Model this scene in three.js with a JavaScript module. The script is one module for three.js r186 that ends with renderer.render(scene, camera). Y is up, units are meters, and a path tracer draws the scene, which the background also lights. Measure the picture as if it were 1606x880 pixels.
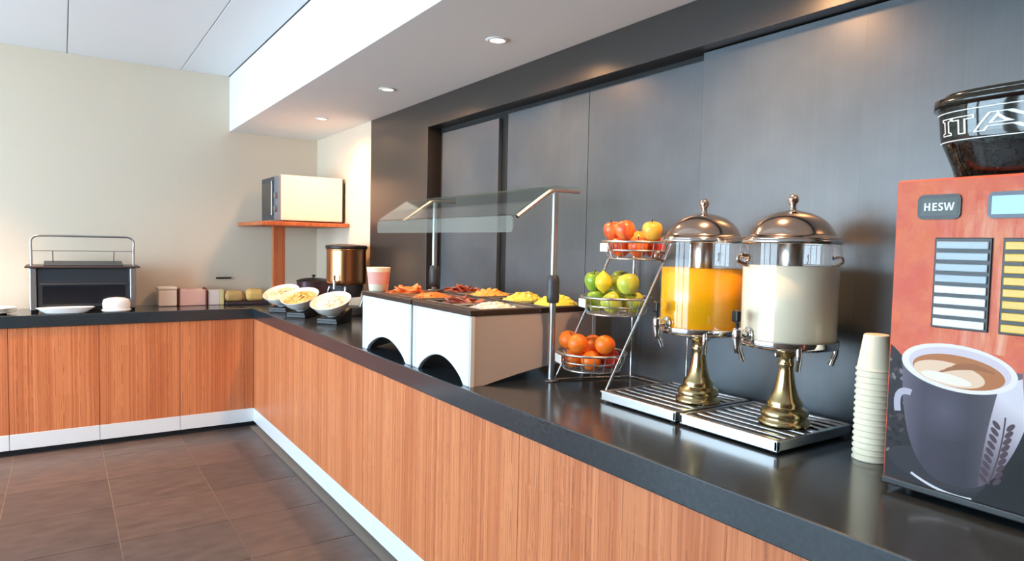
import * as THREE from 'three';
import { RoundedBoxGeometry } from 'three/addons/geometries/RoundedBoxGeometry.js';
import { ImprovedNoise } from 'three/addons/math/ImprovedNoise.js';
import { mergeGeometries, mergeVertices } from 'three/addons/utils/BufferGeometryUtils.js';
import { RectAreaLightUniformsLib } from 'three/addons/lights/RectAreaLightUniformsLib.js';

// ---------------------------------------------------------------- camera, sky, exposure
const scene = new THREE.Scene();
const camera = new THREE.PerspectiveCamera(2 * Math.atan(440 / 1052.8) * 180 / Math.PI, 1606 / 880, 0.05, 100);
{
  const yaw = 33.85 * Math.PI / 180, pitch = -3.032 * Math.PI / 180;
  camera.position.set(-1.206, 1.4467, 5.3552);
  camera.lookAt(-1.206 + Math.sin(yaw) * Math.cos(pitch), 1.4467 + Math.sin(pitch), 5.3552 - Math.cos(yaw) * Math.cos(pitch));
  camera.rotateZ(1.225 * Math.PI / 180);
}
scene.background = new THREE.Color().setRGB(6.0, 7.5, 9.2);          // bright overcast sky, seen through the windows on the left
const renderer = new THREE.WebGLRenderer({ antialias: true });
renderer.toneMapping = THREE.LinearToneMapping;
renderer.toneMappingExposure = 1.0;
renderer.shadowMap.enabled = true;
RectAreaLightUniformsLib.init();
// daylight entering at the three windows of the left wall, each light the size of its opening
const WINDOWS = [0, 1, 2].map((k) => [-0.3 + k * 1.62, 1.2 + k * 1.62]);
for (const [a, b] of WINDOWS) {
  const l = new THREE.RectAreaLight(new THREE.Color().setRGB(0.65, 0.815, 1.0), 9.2, b - a - 0.1, 2.1);
  l.name = 'window_daylight'; l.position.set(-4.66, 1.45, (a + b) / 2); l.lookAt(0, 1.45, (a + b) / 2); scene.add(l);
}
const WARM = new THREE.Color(0xffc186), LAMP_CD = 5, CEILING_LAMP_CD = 24;

// ---------------------------------------------------------------- helpers
let seed = 7;
const rnd = () => { seed = (seed + 0x6D2B79F5) | 0; let t = Math.imul(seed ^ (seed >>> 15), 1 | seed); t = (t + Math.imul(t ^ (t >>> 7), 61 | t)) ^ t; return ((t ^ (t >>> 14)) >>> 0) / 4294967296; };
const noise = new ImprovedNoise();
const V = (x, y, z) => new THREE.Vector3(x, y, z);
const names = new Map();
function numbered(n) { const k = names.get(n) ?? 0; names.set(n, k + 1); return k ? n + '_' + String(k).padStart(3, '0') : n; }
function tag(o, label, category, group, kind) {
  o.userData.label = label; o.userData.category = category;
  if (group) o.userData.group = group;
  if (kind) o.userData.kind = kind;
  return o;
}
function thing(name, label, category, pos = [0, 0, 0], turn = 0, group) {
  const o = new THREE.Group(); o.name = numbered(name); o.position.set(...pos); o.rotation.y = turn; scene.add(o);
  return tag(o, label, category, group);
}
function part(name, geo, m, parent, label) {
  const o = new THREE.Mesh(Array.isArray(geo) ? merge(geo) : geo, m);
  o.name = name; o.castShadow = o.receiveShadow = true; parent.add(o);
  if (label) o.userData.label = label;
  return o;
}
function single(name, geo, m, label, category, pos = [0, 0, 0], group, kind) {
  const o = part(numbered(name), geo, m, scene); o.position.set(...pos);
  return tag(o, label, category, group, kind);
}
function struct(name, geo, m, label, category) {
  const o = part(numbered(name), geo, m, scene); o.userData.kind = 'structure';
  if (label) { o.userData.label = label; o.userData.category = category; }
  return o;
}
function copy(o, pos, label, turn) {
  const c = o.clone(); c.name = numbered(o.name.replace(/_\d{3}$/, '')); c.userData = { ...o.userData };
  c.position.set(...pos); if (turn !== undefined) c.rotation.y = turn; if (label) c.userData.label = label;
  scene.add(c); return c;
}
function plain(g) { const o = g.index ? g.toNonIndexed() : g; for (const k of Object.keys(o.attributes)) if (!['position', 'normal', 'uv'].includes(k)) o.deleteAttribute(k); return o; }
function merge(list) { return mergeGeometries(list.map(plain)); }
// box with its corner values, edges rounded, uv in metres
function box(x0, x1, y0, y1, z0, z1, r = 0.003) {
  const w = x1 - x0, h = y1 - y0, d = z1 - z0, q = Math.min(r, w / 2.2, h / 2.2, d / 2.2);
  const g = q > 0 ? new RoundedBoxGeometry(w, h, d, 2, q) : new THREE.BoxGeometry(w, h, d);
  g.translate((x0 + x1) / 2, (y0 + y1) / 2, (z0 + z1) / 2);
  return uvm(g);
}
function uvm(g) {
  if (!g.attributes.normal) g.computeVertexNormals();
  if (g.index) g = g.toNonIndexed();
  const p = g.attributes.position, n = g.attributes.normal, uv = new Float32Array(p.count * 2);
  for (let i = 0; i < p.count; i += 3) {
    let a = 0, b = 0, c = 0;
    for (let k = 0; k < 3; k++) { a += n.getX(i + k); b += n.getY(i + k); c += n.getZ(i + k); }
    a = Math.abs(a); b = Math.abs(b); c = Math.abs(c);
    for (let k = 0; k < 3; k++) {
      const x = p.getX(i + k), y = p.getY(i + k), z = p.getZ(i + k);
      const [u, v] = a >= b && a >= c ? [z, y] : b >= c ? [x, z] : [x, y];
      uv[(i + k) * 2] = u; uv[(i + k) * 2 + 1] = v;
    }
  }
  g.setAttribute('uv', new THREE.BufferAttribute(uv, 2));
  return g;
}
function rod(a, b, r = 0.004, seg = 10) {
  const d = V().subVectors(b, a), g = new THREE.CylinderGeometry(r, r, d.length(), seg);
  g.applyQuaternion(new THREE.Quaternion().setFromUnitVectors(V(0, 1, 0), d.clone().normalize()));
  g.translate((a.x + b.x) / 2, (a.y + b.y) / 2, (a.z + b.z) / 2);
  return g;
}
const tube = (pts, r, n = 40, closed = false, seg = 8, tension = 0.5) => new THREE.TubeGeometry(new THREE.CatmullRomCurve3(pts, closed, 'catmullrom', tension), n, r, seg, closed);
const lathe = (pts, seg = 40) => { const g = new THREE.LatheGeometry(pts.map(([r, y]) => new THREE.Vector2(r, y)), seg); return g; };
const ring = (R, r, y, seg = 40) => new THREE.TorusGeometry(R, r, 8, seg).rotateX(Math.PI / 2).translate(0, y, 0);
function extrude(pts, depth, bevel = 0.002) {
  const s = new THREE.Shape(pts.map(([x, y]) => new THREE.Vector2(x, y)));
  return new THREE.ExtrudeGeometry(s, { depth, bevelEnabled: bevel > 0, bevelSize: bevel, bevelThickness: bevel, bevelOffset: -bevel, bevelSegments: 2, curveSegments: 16 });
}
// ---------------------------------------------------------------- textures
function texture(w, h, f, repeat = 1, srgb = true) {
  const d = new Uint8Array(w * h * 4);
  for (let y = 0; y < h; y++) for (let x = 0; x < w; x++) {
    const c = f(x / w, y / h), i = (y * w + x) * 4;
    d[i] = c[0]; d[i + 1] = c[1]; d[i + 2] = c[2]; d[i + 3] = 255;
  }
  const t = new THREE.DataTexture(d, w, h); t.wrapS = t.wrapT = THREE.RepeatWrapping; t.magFilter = THREE.LinearFilter; t.minFilter = THREE.LinearMipmapLinearFilter;
  t.generateMipmaps = true; t.repeat.set(repeat, repeat); if (srgb) t.colorSpace = THREE.SRGBColorSpace; t.needsUpdate = true;
  return t;
}
function fbm(x, y, z, o = 4) { let s = 0, a = 0.5; for (let i = 0; i < o; i++) { s += a * noise.noise(x, y, z); x *= 2.03; y *= 2.03; a *= 0.5; } return s; }
const mixc = (a, b, t) => { t = Math.max(0, Math.min(1, t)); return [a[0] + (b[0] - a[0]) * t, a[1] + (b[1] - a[1]) * t, a[2] + (b[2] - a[2]) * t]; };
const streaks = [...Array(512)].map(() => rnd());
const streak = (u, n) => { const x = (u * n) % n, i = Math.floor(x), t = x - i, s = t * t * (3 - 2 * t); return streaks[i % n] * (1 - s) + streaks[(i + 1) % n] * s; };
const woodTexture = texture(1024, 512, (u, v) => {
  const wob = 0.012 * fbm(u * 5, v * 1.6, 2.2, 3);
  const x = (u + wob + 1) % 1;
  let t = 0.22 * streak(x, 52) + 0.38 * streak((x + 0.37) % 1, 131) + 0.36 * streak((x + 0.71) % 1, 290) + 0.35 * fbm(u * 9, v * 0.9, 8.1, 3);
  t = (t - 0.2) * 1.35;
  const pore = streak((x + 0.13) % 1, 470) > 0.80 && fbm(u * 260, v * 9, 3.3, 2) > -0.02 ? 0.55 : 0;
  return mixc(mixc([184, 102, 60], [222, 142, 94], t), [126, 66, 38], pore);
});
const woodTextureB = woodTexture.clone(); woodTextureB.offset.set(0.43, 0.31); woodTextureB.needsUpdate = true;
const woodTextureC = woodTexture.clone(); woodTextureC.offset.set(0.77, 0.62); woodTextureC.needsUpdate = true;
const tileTex = (k, a, b) => texture(256, 256, (u, v) => {
  const t = 0.5 + 0.9 * fbm(u * 4 + k * 7, v * 9, k, 5) + 0.25 * fbm(u * 30, v * 60, k + 3, 2);
  return mixc(a, b, t);
}, 2);
const plaster = texture(256, 256, (u, v) => { const t = 128 + 90 * fbm(u * 40, v * 40, 1, 4); return [t, t, t]; }, 1.2, false);
const slateTex = texture(512, 512, (u, v) => mixc([60, 67, 73], [84, 93, 101], 0.5 + 0.8 * fbm(u * 5, v * 5, 4.4, 5) + 0.12 * (streaks[(Math.floor(u * 512)) % 512] - 0.5)), 0.7);
const stoneTex = texture(512, 512, (u, v) => mixc([36, 42, 46], [58, 67, 72], 0.45 + 0.5 * fbm(u * 50, v * 50, 6, 3)), 1.5);

// ---------------------------------------------------------------- materials
const std = (color, roughness = 0.5, o = {}) => new THREE.MeshStandardMaterial({ color, roughness, ...o });
const phy = (color, roughness = 0.5, o = {}) => new THREE.MeshPhysicalMaterial({ color, roughness, ...o });
const M = {
  wall: std(0xd9cab5, 0.85, { bumpMap: plaster, bumpScale: 0.0006 }),
  white: std(0xeceded, 0.75, { bumpMap: plaster, bumpScale: 0.0004 }),
  ceilingPanel: std(0xe8eaec, 0.85, { bumpMap: plaster, bumpScale: 0.0005 }),
  joint: std(0xb9bcbf, 0.9),
  panel: phy(0xffffff, 0.36, { map: slateTex, clearcoat: 0.25, clearcoatRoughness: 0.3 }),
  frameDark: phy(0x2b2724, 0.36, { clearcoat: 0.35, clearcoatRoughness: 0.28 }),
  gap: std(0x101112, 0.7),
  stone: phy(0xffffff, 0.2, { map: stoneTex, clearcoat: 0.35, clearcoatRoughness: 0.12 }),
  wood: [woodTexture, woodTextureB, woodTextureC].map((map) => phy(0xffffff, 0.42, { map })),
  woodPlain: std(0xf0dcd0, 0.5, { map: woodTexture }),
  kick: std(0xe6e9ea, 0.3, { metalness: 0.15 }),
  toe: std(0x17181a, 0.6),
  grout: std(0x9a8b80, 0.9),
  tile: [[[70, 61, 57], [102, 90, 84]], [[74, 63, 58], [108, 93, 85]], [[66, 59, 56], [97, 86, 81]], [[78, 65, 60], [105, 90, 83]]].map(([a, b], k) => phy(0xffffff, 0.38, { map: tileTex(k + 1, a, b) })),
  steel: std(0xd6d8d9, 0.3, { metalness: 1 }),
  brushed: std(0xb4b6b8, 0.38, { metalness: 1 }),
  chrome: std(0xe6e6e6, 0.08, { metalness: 1 }),
  lidMetal: std(0xe3cdbb, 0.12, { metalness: 1 }),
  brass: std(0xd6c08c, 0.2, { metalness: 1 }),
  copper: std(0xc98a5e, 0.25, { metalness: 1 }),
  black: std(0x18191b, 0.4),
  darkGrey: std(0x3a3d42, 0.45),
  laminate: std(0xdde3e8, 0.35),
  greyLaminate: std(0xb8b1ae, 0.4),
  rim: phy(0x33241c, 0.35),
  porcelain: phy(0xf3f1ec, 0.15, { clearcoat: 0.5, clearcoatRoughness: 0.1 }),
  glass: phy(0xf2faf8, 0.02, { transmission: 1, thickness: 0, ior: 1.5 }),
  edgeGlass: phy(0xeef5f4, 0.12, { transmission: 0.95, thickness: 0, ior: 1.5 }),
  tank: phy(0xffffff, 0.01, { transmission: 1, thickness: 0, ior: 1.48 }),
  smoke: phy(0x9aa3a0, 0.04, { transmission: 1, thickness: 0, ior: 1.5 }),
  orangeJuice: phy(0xffb20a, 0.25),
  milk: phy(0xfdeed0, 0.25),
  paper: std(0xf4e8cc, 0.7),
  lampGlow: std(0xfff1dc, 0.5, { emissive: 0xffe2bc, emissiveIntensity: 9 }),
};

// ---------------------------------------------------------------- room shell
const T = 0.921, HB = 0.841, CEIL = 2.756, SOF = 2.318, ZB = -0.517, XR = 0.656, XP = 0.72, XL = -4.6, ZF = 12.5;
{
  const floor = struct('floor', box(XL - 0.1, 0.9, -0.12, -0.003, -0.7, ZF + 0.1, 0), M.grout, 'dark brown tiled floor with pale joints', 'floor');
  const tg = box(0, 0.486, -0.02, 0, 0, 0.486, 0.0015);
  const S = 0.49;
  for (let i = 0; i < 10; i++) for (let j = -1; j < 25; j++) {
    const t = part('tile', tg, M.tile[Math.floor(rnd() * 4)], floor); t.position.set(-0.013 - S * (i + 1) + S * 0 + 0.0, 0.0004 * rnd(), 0.282 + S * j - S * 0);
  }
  const ceiling = struct('ceiling', box(XL - 0.1, 0.9, CEIL + 0.012, CEIL + 0.15, -0.7, ZF + 0.1, 0), M.joint, 'white ceiling of wide boards with fine joints', 'ceiling');
  for (let i = 0; i < 6; i++) for (let j = 0; j < 3; j++) {
    const x1 = i ? -0.42 - 0.74 * (i - 1) : -0.07, x0 = Math.max(XL, -0.42 - 0.74 * i), z0 = ZB + j * 4.4, z1 = Math.min(ZF, z0 + 4.395);
    if (x1 - x0 > 0.05) part('ceiling_board', box(x0 + 0.003, x1 - 0.003, CEIL, CEIL + 0.012, z0, z1, 0.002), M.ceilingPanel, ceiling);
  }
  struct('wall_back', box(XL - 0.1, 0.9, 0, CEIL, ZB - 0.15, ZB, 0), M.wall, 'cream painted wall behind the back counter', 'wall');
  struct('wall_front', box(XL - 0.1, 0.9, 0, CEIL, ZF, ZF + 0.15, 0), M.wall, 'cream painted wall behind the viewer', 'wall');
  struct('wall_right', [box(XR, 0.9, 0, CEIL, ZB, 0.72, 0), box(0.76, 0.9, 0, CEIL, 0.72, ZF, 0)], M.wall, 'cream side wall left of the dark panelling', 'wall');
  // left wall with five window openings
  const wz = WINDOWS;
  const wl = [box(XL - 0.2, XL, 0, 0.35, ZB, ZF, 0), box(XL - 0.2, XL, 2.55, CEIL, ZB, ZF, 0)];
  let zc = ZB; for (const [a, b] of wz) { wl.push(box(XL - 0.2, XL, 0.35, 2.55, zc, a, 0)); zc = b; } wl.push(box(XL - 0.2, XL, 0.35, 2.55, zc, ZF, 0));
  struct('wall_left', wl, M.wall, 'cream wall with tall windows on the left', 'wall');
  wz.forEach(([a, b], k) => {
    const f = 0.05, X0 = XL - 0.14, X1 = XL - 0.07;
    const w = struct('window_' + (k + 1), [box(X0, X1, 0.35, 0.35 + f, a, b), box(X0, X1, 2.55 - f, 2.55, a, b), box(X0, X1, 0.35, 2.55, a, a + f), box(X0, X1, 0.35, 2.55, b - f, b)], M.white, 'tall white framed window ' + ['nearest the back wall', 'in the middle of the left wall', 'farthest from the back wall'][k], 'window');
    part('window_pane', box(XL - 0.108, XL - 0.102, 0.35 + f, 2.55 - f, a + f, b - f, 0), M.glass, w);
  });
  struct('outdoor_pavement', box(-40, XL - 0.2, -0.35, -0.2, -25, 35, 0), std(0xc4c4c0, 0.9), 'pale pavement outside the windows', 'pavement');
  // soffit
  struct('trim_soffit', box(-0.064, XR + 0.02, SOF, CEIL, ZB, ZF, 0.002), M.white, 'white dropped soffit over the right counter', 'soffit');
  // dark frame: end column and top fascia
  struct('trim_dark_frame', [box(XR - 0.004, 0.77, 0, SOF, 0.722, 1.63, 0.002), box(XR - 0.004, 0.77, 2.152, SOF, 1.63, ZF, 0.002)], M.frameDark, 'glossy dark brown column and fascia framing the panels', 'frame');
  struct('wall_recess', box(0.745, 0.765, 0, 2.152, 1.63, ZF, 0), M.gap, 'black recess behind the slate panels', 'wall');
  const pw = tag(new THREE.Group(), 'blue-grey satin slate panels lining the wall behind the buffet', 'wall panelling', null, 'structure'); pw.name = 'wall_panelling'; scene.add(pw);
  for (const [z0, z1, x, yt] of [[1.69, 2.325, 0.722, 2.115], [2.415, 3.058, 0.722, 2.125], [3.061, 3.695, 0.722, 2.125], [3.698, 5.5, 0.712, 2.148], [5.503, 6.9, 0.712, 2.148], [6.903, ZF, 0.712, 2.148]])
    part('wall_panel', box(x, 0.744, 0, yt, z0, z1, 0.002), M.panel, pw);
}

// ---------------------------------------------------------------- counters
{
  const back = thing('back_counter', 'orange brown wood fronted counter along the cream back wall', 'counter');
  part('carcass', box(XL + 0.02, 0.0, 0.06, HB - 0.001, ZB + 0.004, -0.031, 0), M.toe, back);
  part('toe_board', box(XL + 0.02, 0.04, 0, 0.10, ZB + 0.004, -0.055, 0), M.toe, back);
  for (let k = 0; k < 9; k++) {
    const x1 = -0.0015 - 0.5015 * k + (k ? 0 : 0.012), x0 = -0.5015 * (k + 1) + 0.0015;
    part('wood_panel', box(x0, x1, 0.145, HB - 0.001, -0.03, -0.012, 0.0015), M.wood[k % 3], back);
    part('kick_strip', box(x0, x1, 0.042, 0.1445, -0.03, -0.010, 0.002), M.kick, back, 'white metal kick strip');
  }
  const right = thing('right_counter', 'long wood fronted counter under the slate panels', 'counter');
  part('carcass', box(0.031, XR - 0.006, 0.06, HB - 0.001, 0.0, 7.1, 0), M.toe, right);
  part('toe_board', box(0.055, XR - 0.006, 0, 0.10, -0.02, 7.1, 0), M.toe, right);
  for (let k = 0; k < 6; k++) {
    const z0 = k ? 1.2 * k + 0.001 : -0.011, z1 = Math.min(7.12, 1.2 * (k + 1) - 0.001);
    part('wood_panel', box(0.012, 0.03, 0.145, HB - 0.001, z0, z1, 0.0015), M.wood[(k + 1) % 3], right);
    part('kick_strip', box(0.010, 0.03, 0.042, 0.1445, z0, z1, 0.002), M.kick, right, 'white metal kick strip');
  }
  const L = [[XL + 0.01, 0], [0, 0], [0, -7.2], [0.709, -7.2], [0.709, -1.632], [0.649, -1.632], [0.649, 0.514], [XL + 0.01, 0.514]];
  const g = extrude(L, T - HB, 0.004); g.rotateX(-Math.PI / 2); g.translate(0, HB + 0.004, 0); g.scale(1, (T - HB) / (T - HB + 0.008), 1); g.computeBoundingBox();
  g.translate(0, T - g.boundingBox.max.y, 0);
  single('worktop', uvm(g), M.stone, 'black stone worktop with thick edge running round the corner', 'worktop');
}

// ---------------------------------------------------------------- recessed lamps
function downlight(x, y, z, cd, label, group, angle = 1.38) {
  const t = thing('recessed_downlight', label, 'light', [x, y, z], 0, group);
  part('trim_ring', lathe([[0.030, 0.002], [0.030, -0.002], [0.036, -0.006], [0.046, -0.005], [0.049, 0]], 32), M.white, t);
  part('lamp_lens', new THREE.CylinderGeometry(0.030, 0.030, 0.003, 28).translate(0, -0.0005, 0), M.lampGlow, t);
  const s = new THREE.SpotLight(WARM, cd, 0, angle, 0.75, 2);
  s.position.set(0, -0.014, 0); s.target.position.set(0, -2, 0); s.castShadow = true; s.shadow.radius = 1.5; s.name = 'lamp_light';
  t.add(s); t.add(s.target); s.target.name = 'lamp_target';
}
['in the soffit nearest the back wall', 'second from the back wall in the soffit', 'third from the back wall in the soffit', 'in the soffit above the juice dispensers', 'in the soffit just past the coffee machine', 'in the soffit at the near end of the counter'].forEach((s, k) =>
  downlight(0.345, SOF, 0.565 + 1.162 * k, LAMP_CD, 'small round recessed downlight ' + s, 'downlights in the soffit'));
[[-1.95, 0.35], [-3.4, 0.35]].forEach(([x, z], k) => downlight(x, CEIL, z, CEILING_LAMP_CD, 'recessed ceiling downlight washing the back wall ' + ['left of the toaster', 'by the windows'][k], 'ceiling downlights', 0.75));

// ---------------------------------------------------------------- cold buffet units
const UX0 = 0.03, UX1 = 0.63, UT = 1.205;
function buffetUnit(z0, z1, label) {
  const t = thing('buffet_unit', label, 'buffet unit', [UX0, T, z0], 0, 'white buffet units');
  const w = z1 - z0, h = UT - T - 0.022, d = UX1 - UX0, pts = [[0, 0], [0.038, 0]];
  const arch = (a, b, hh) => { const o = []; for (let k = 0; k <= 18; k++) { const u = k / 18; o.push([a + (b - a) * u, hh * Math.pow(Math.sin(Math.PI * Math.min(1, Math.max(0, u))), 0.75)]); } return o; };
  pts.push(...arch(0.052, w - 0.052, 0.085), [w - 0.038, 0], [w, 0], [w, h], [0, h]);
  const front = extrude(pts, 0.014, 0.002); front.rotateY(-Math.PI / 2); front.translate(0.016, 0, 0);
  part('front_panel', front, M.laminate, t);
  const rear = front.clone().translate(d - 0.018, 0, 0); part('rear_panel', rear, M.laminate, t);
  const side = [[0.018, 0], [0.06, 0]]; for (let k = 1; k <= 12; k++) side.push([0.06 + (d - 0.13) * k / 12, 0.062 * Math.sin(Math.PI / 2 * k / 12)]);
  side.push([d - 0.06, 0], [d - 0.018, 0], [d - 0.018, h], [0.018, h]);
  for (const zz of [0.002, w - 0.016]) { const g = extrude(side, 0.012, 0.001); g.translate(0, 0, zz); part('side_panel', g, M.greyLaminate, t); }
  for (const zz of [0.004, w - 0.028]) part('corner_post', box(-0.004, 0.018, 0, h, zz, zz + 0.024, 0.006), M.laminate, t);
  part('well_floor', box(0.02, d - 0.02, h - 0.06, h - 0.05, 0.018, w - 0.018, 0), M.brushed, t);
  const y0 = h, y1 = h + 0.022, bx = [[0, 0.045], [0.305, 0.355], [d - 0.035, d]];
  part('top_frame', [...bx.map(([a, b]) => box(a - 0.006, b + 0.006, y0, y1, -0.003, w + 0.003, 0.004)), ...[[0, 0.03], [w / 2 - 0.012, w / 2 + 0.012], [w - 0.03, w]].map(([a, b]) => box(0.002, d - 0.002, y0, y1 - 0.001, a - 0.002, b + 0.002, 0.004))], M.rim, t, 'dark brown top frame around the pans');
  return t;
}
const units = [[2.19, 2.742], [2.764, 3.25]];
buffetUnit(...units[0], 'white buffet unit with arched foot, farther of the two');
buffetUnit(...units[1], 'white buffet unit with arched foot, nearer of the two');
// pans and food
function blob(r, sq = 1, k = 0) { const g = new THREE.IcosahedronGeometry(r, 2), p = g.attributes.position; for (let i = 0; i < p.count; i++) { const x = p.getX(i), y = p.getY(i), z = p.getZ(i), s = 1 + 0.22 * noise.noise(x / r * 1.3 + k, y / r * 1.3, z / r * 1.3); p.setXYZ(i, x * s, y * s * sq, z * s); } const m = mergeVertices(g.deleteAttribute('normal') && g.deleteAttribute('uv') && g); m.computeVertexNormals(); m.setAttribute('uv', new THREE.BufferAttribute(new Float32Array(m.attributes.position.count * 2), 2)); return m; }
function pieceGeo(kind) {
  if (kind === 'slice') { const g = new THREE.CylinderGeometry(0.034, 0.034, 0.005, 18, 3); const p = g.attributes.position; for (let i = 0; i < p.count; i++) p.setY(i, p.getY(i) + 0.008 * Math.sin(p.getX(i) * 60)); g.computeVertexNormals(); return g; }
  if (kind === 'cube') return new RoundedBoxGeometry(0.022, 0.018, 0.022, 1, 0.003);
  if (kind === 'shred') return new THREE.CapsuleGeometry(0.0035, 0.03, 2, 5).rotateZ(Math.PI / 2);
  return blob(0.014, 0.7, rnd() * 9);
}
function heap(name, kind, cols, cx, y, cz, hx, hz, hh, n, label) {
  const list = [], colors = [];
  for (let i = 0; i < n; i++) {
    const a = rnd() * 6.283, q = Math.sqrt(rnd()), u = q * Math.cos(a), v = q * Math.sin(a), g = plain(pieceGeo(kind));
    g.rotateX((rnd() - 0.5) * 1.2); g.rotateY(rnd() * 6.28); g.rotateZ((rnd() - 0.5) * 1.0);
    g.translate(u * hx, 0.012 + hh * (1 - q * q) * (0.5 + 0.5 * rnd()), v * hz);
    const c = new THREE.Color(cols[Math.floor(rnd() * cols.length)]), arr = new Float32Array(g.attributes.position.count * 3);
    for (let k = 0; k < arr.length; k += 3) { arr[k] = c.r; arr[k + 1] = c.g; arr[k + 2] = c.b; }
    g.setAttribute('color', new THREE.BufferAttribute(arr, 3)); list.push(g);
  }
  // the mass of food below the loose pieces
  const c0 = new THREE.Color(cols[0]), core = plain(new THREE.SphereGeometry(1, 20, 10, 0, Math.PI * 2, 0, Math.PI / 2).scale(hx * 1.02, hh + 0.012, hz * 1.02));
  const ca = new Float32Array(core.attributes.position.count * 3); for (let k = 0; k < ca.length; k += 3) { ca[k] = c0.r; ca[k + 1] = c0.g; ca[k + 2] = c0.b; } core.setAttribute('color', new THREE.BufferAttribute(ca, 3)); list.push(core);
  return single(name, mergeGeometries(list), phy(0xffffff, 0.45, { vertexColors: true }), label, 'food', [cx, y, cz], 'food in the buffet pans', 'stuff');
}
const panGeo = (() => { const w = 0.122, d = 0.108, o = []; o.push(box(-w, w, -0.04, -0.037, -d, d, 0)); for (const s of [-1, 1]) { o.push(box(s > 0 ? w - 0.003 : -w, s > 0 ? w : -w + 0.003, -0.04, 0.0225, -d, d, 0.001)); o.push(box(-w, w, -0.04, 0.0225, s > 0 ? d - 0.003 : -d, s > 0 ? d : -d + 0.003, 0.001)); } return merge(o); })();
const foods = [
  ['salmon_slices', 'slice', [0xf0803a, 0xe8692c, 0xf59a5a], 0.045, 'orange smoked salmon slices heaped in the pan beside the paper tub'],
  ['carrot_salad', 'shred', [0xf08030, 0xe87020, 0xf79a48], 0.035, 'shredded orange carrot heaped in a pan of the farther unit'],
  ['ham_slices', 'slice', [0xb4533e, 0xa6452f, 0xc47560], 0.03, 'reddish brown ham slices in the pan behind the far glass post'],
  ['peach_pieces', 'cube', [0xf6b354, 0xf2a03e, 0xf8c67a], 0.04, 'golden peach pieces in the far unit toward the wall'],
  ['ham_slices', 'slice', [0xa8553f, 0x94452f, 0xbd7660], 0.022, 'folded brown ham slices at the front left of the nearer unit'],
  ['cream_cheese', 'lump', [0xf4e6da, 0xf0dfd0, 0xf8eee4], 0.03, 'pale pinkish white cheese at the front right of the nearer unit'],
  ['cheese_cubes', 'cube', [0xf4d860, 0xf0d04c, 0xf7e284], 0.045, 'yellow cheese cubes behind the ham in the nearer unit'],
  ['pineapple_pieces', 'lump', [0xf3e04e, 0xeed640, 0xf6e878], 0.052, 'yellow pineapple pieces heaped beside the near glass post'],
];
{
  let k = 0;
  units.forEach(([z0, z1], u) => {
    const w = z1 - z0;
    for (const x of [0.176, 0.488]) for (const s of [0, 1]) {
      const cz = z0 + (s ? w * 0.75 - 0.003 : w * 0.25 + 0.003), cx = UX0 + x - 0.003;
      single('food_pan', panGeo, M.brushed, ['steel food pan holding the ' + foods[k][4].replace(/ (heaped )?(in|at|behind|beside) .*/, '') + (u ? ', nearer unit' : ', farther unit')][0], 'pan', [cx, UT - 0.021, cz], 'steel pans in the buffet');
      const f = foods[k++]; heap(f[0], f[1], f[2], cx, UT - 0.030, cz, f[1] === 'slice' ? 0.084 : 0.102, f[1] === 'slice' ? 0.070 : 0.088, f[3], f[1] === 'shred' ? 260 : f[1] === 'slice' ? 34 : 110, f[4]);
    }
  });
  // small paper tub on the far corner
  const tub = thing('paper_tub', 'small white paper tub with pink print on the far buffet unit', 'tub', [0.098, UT, 2.222]);
  part('tub_wall', lathe([[0.0005, 0.001], [0.046, 0.001], [0.058, 0.112], [0.060, 0.116], [0.057, 0.117], [0.055, 0.108], [0.043, 0.006], [0.0005, 0.006]], 32), M.paper, tub);
  part('printed_band', lathe([[0.0503, 0.035], [0.0566, 0.095]], 32), std(0xe9a79a, 0.7), tub, 'pink printed band');
}
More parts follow.
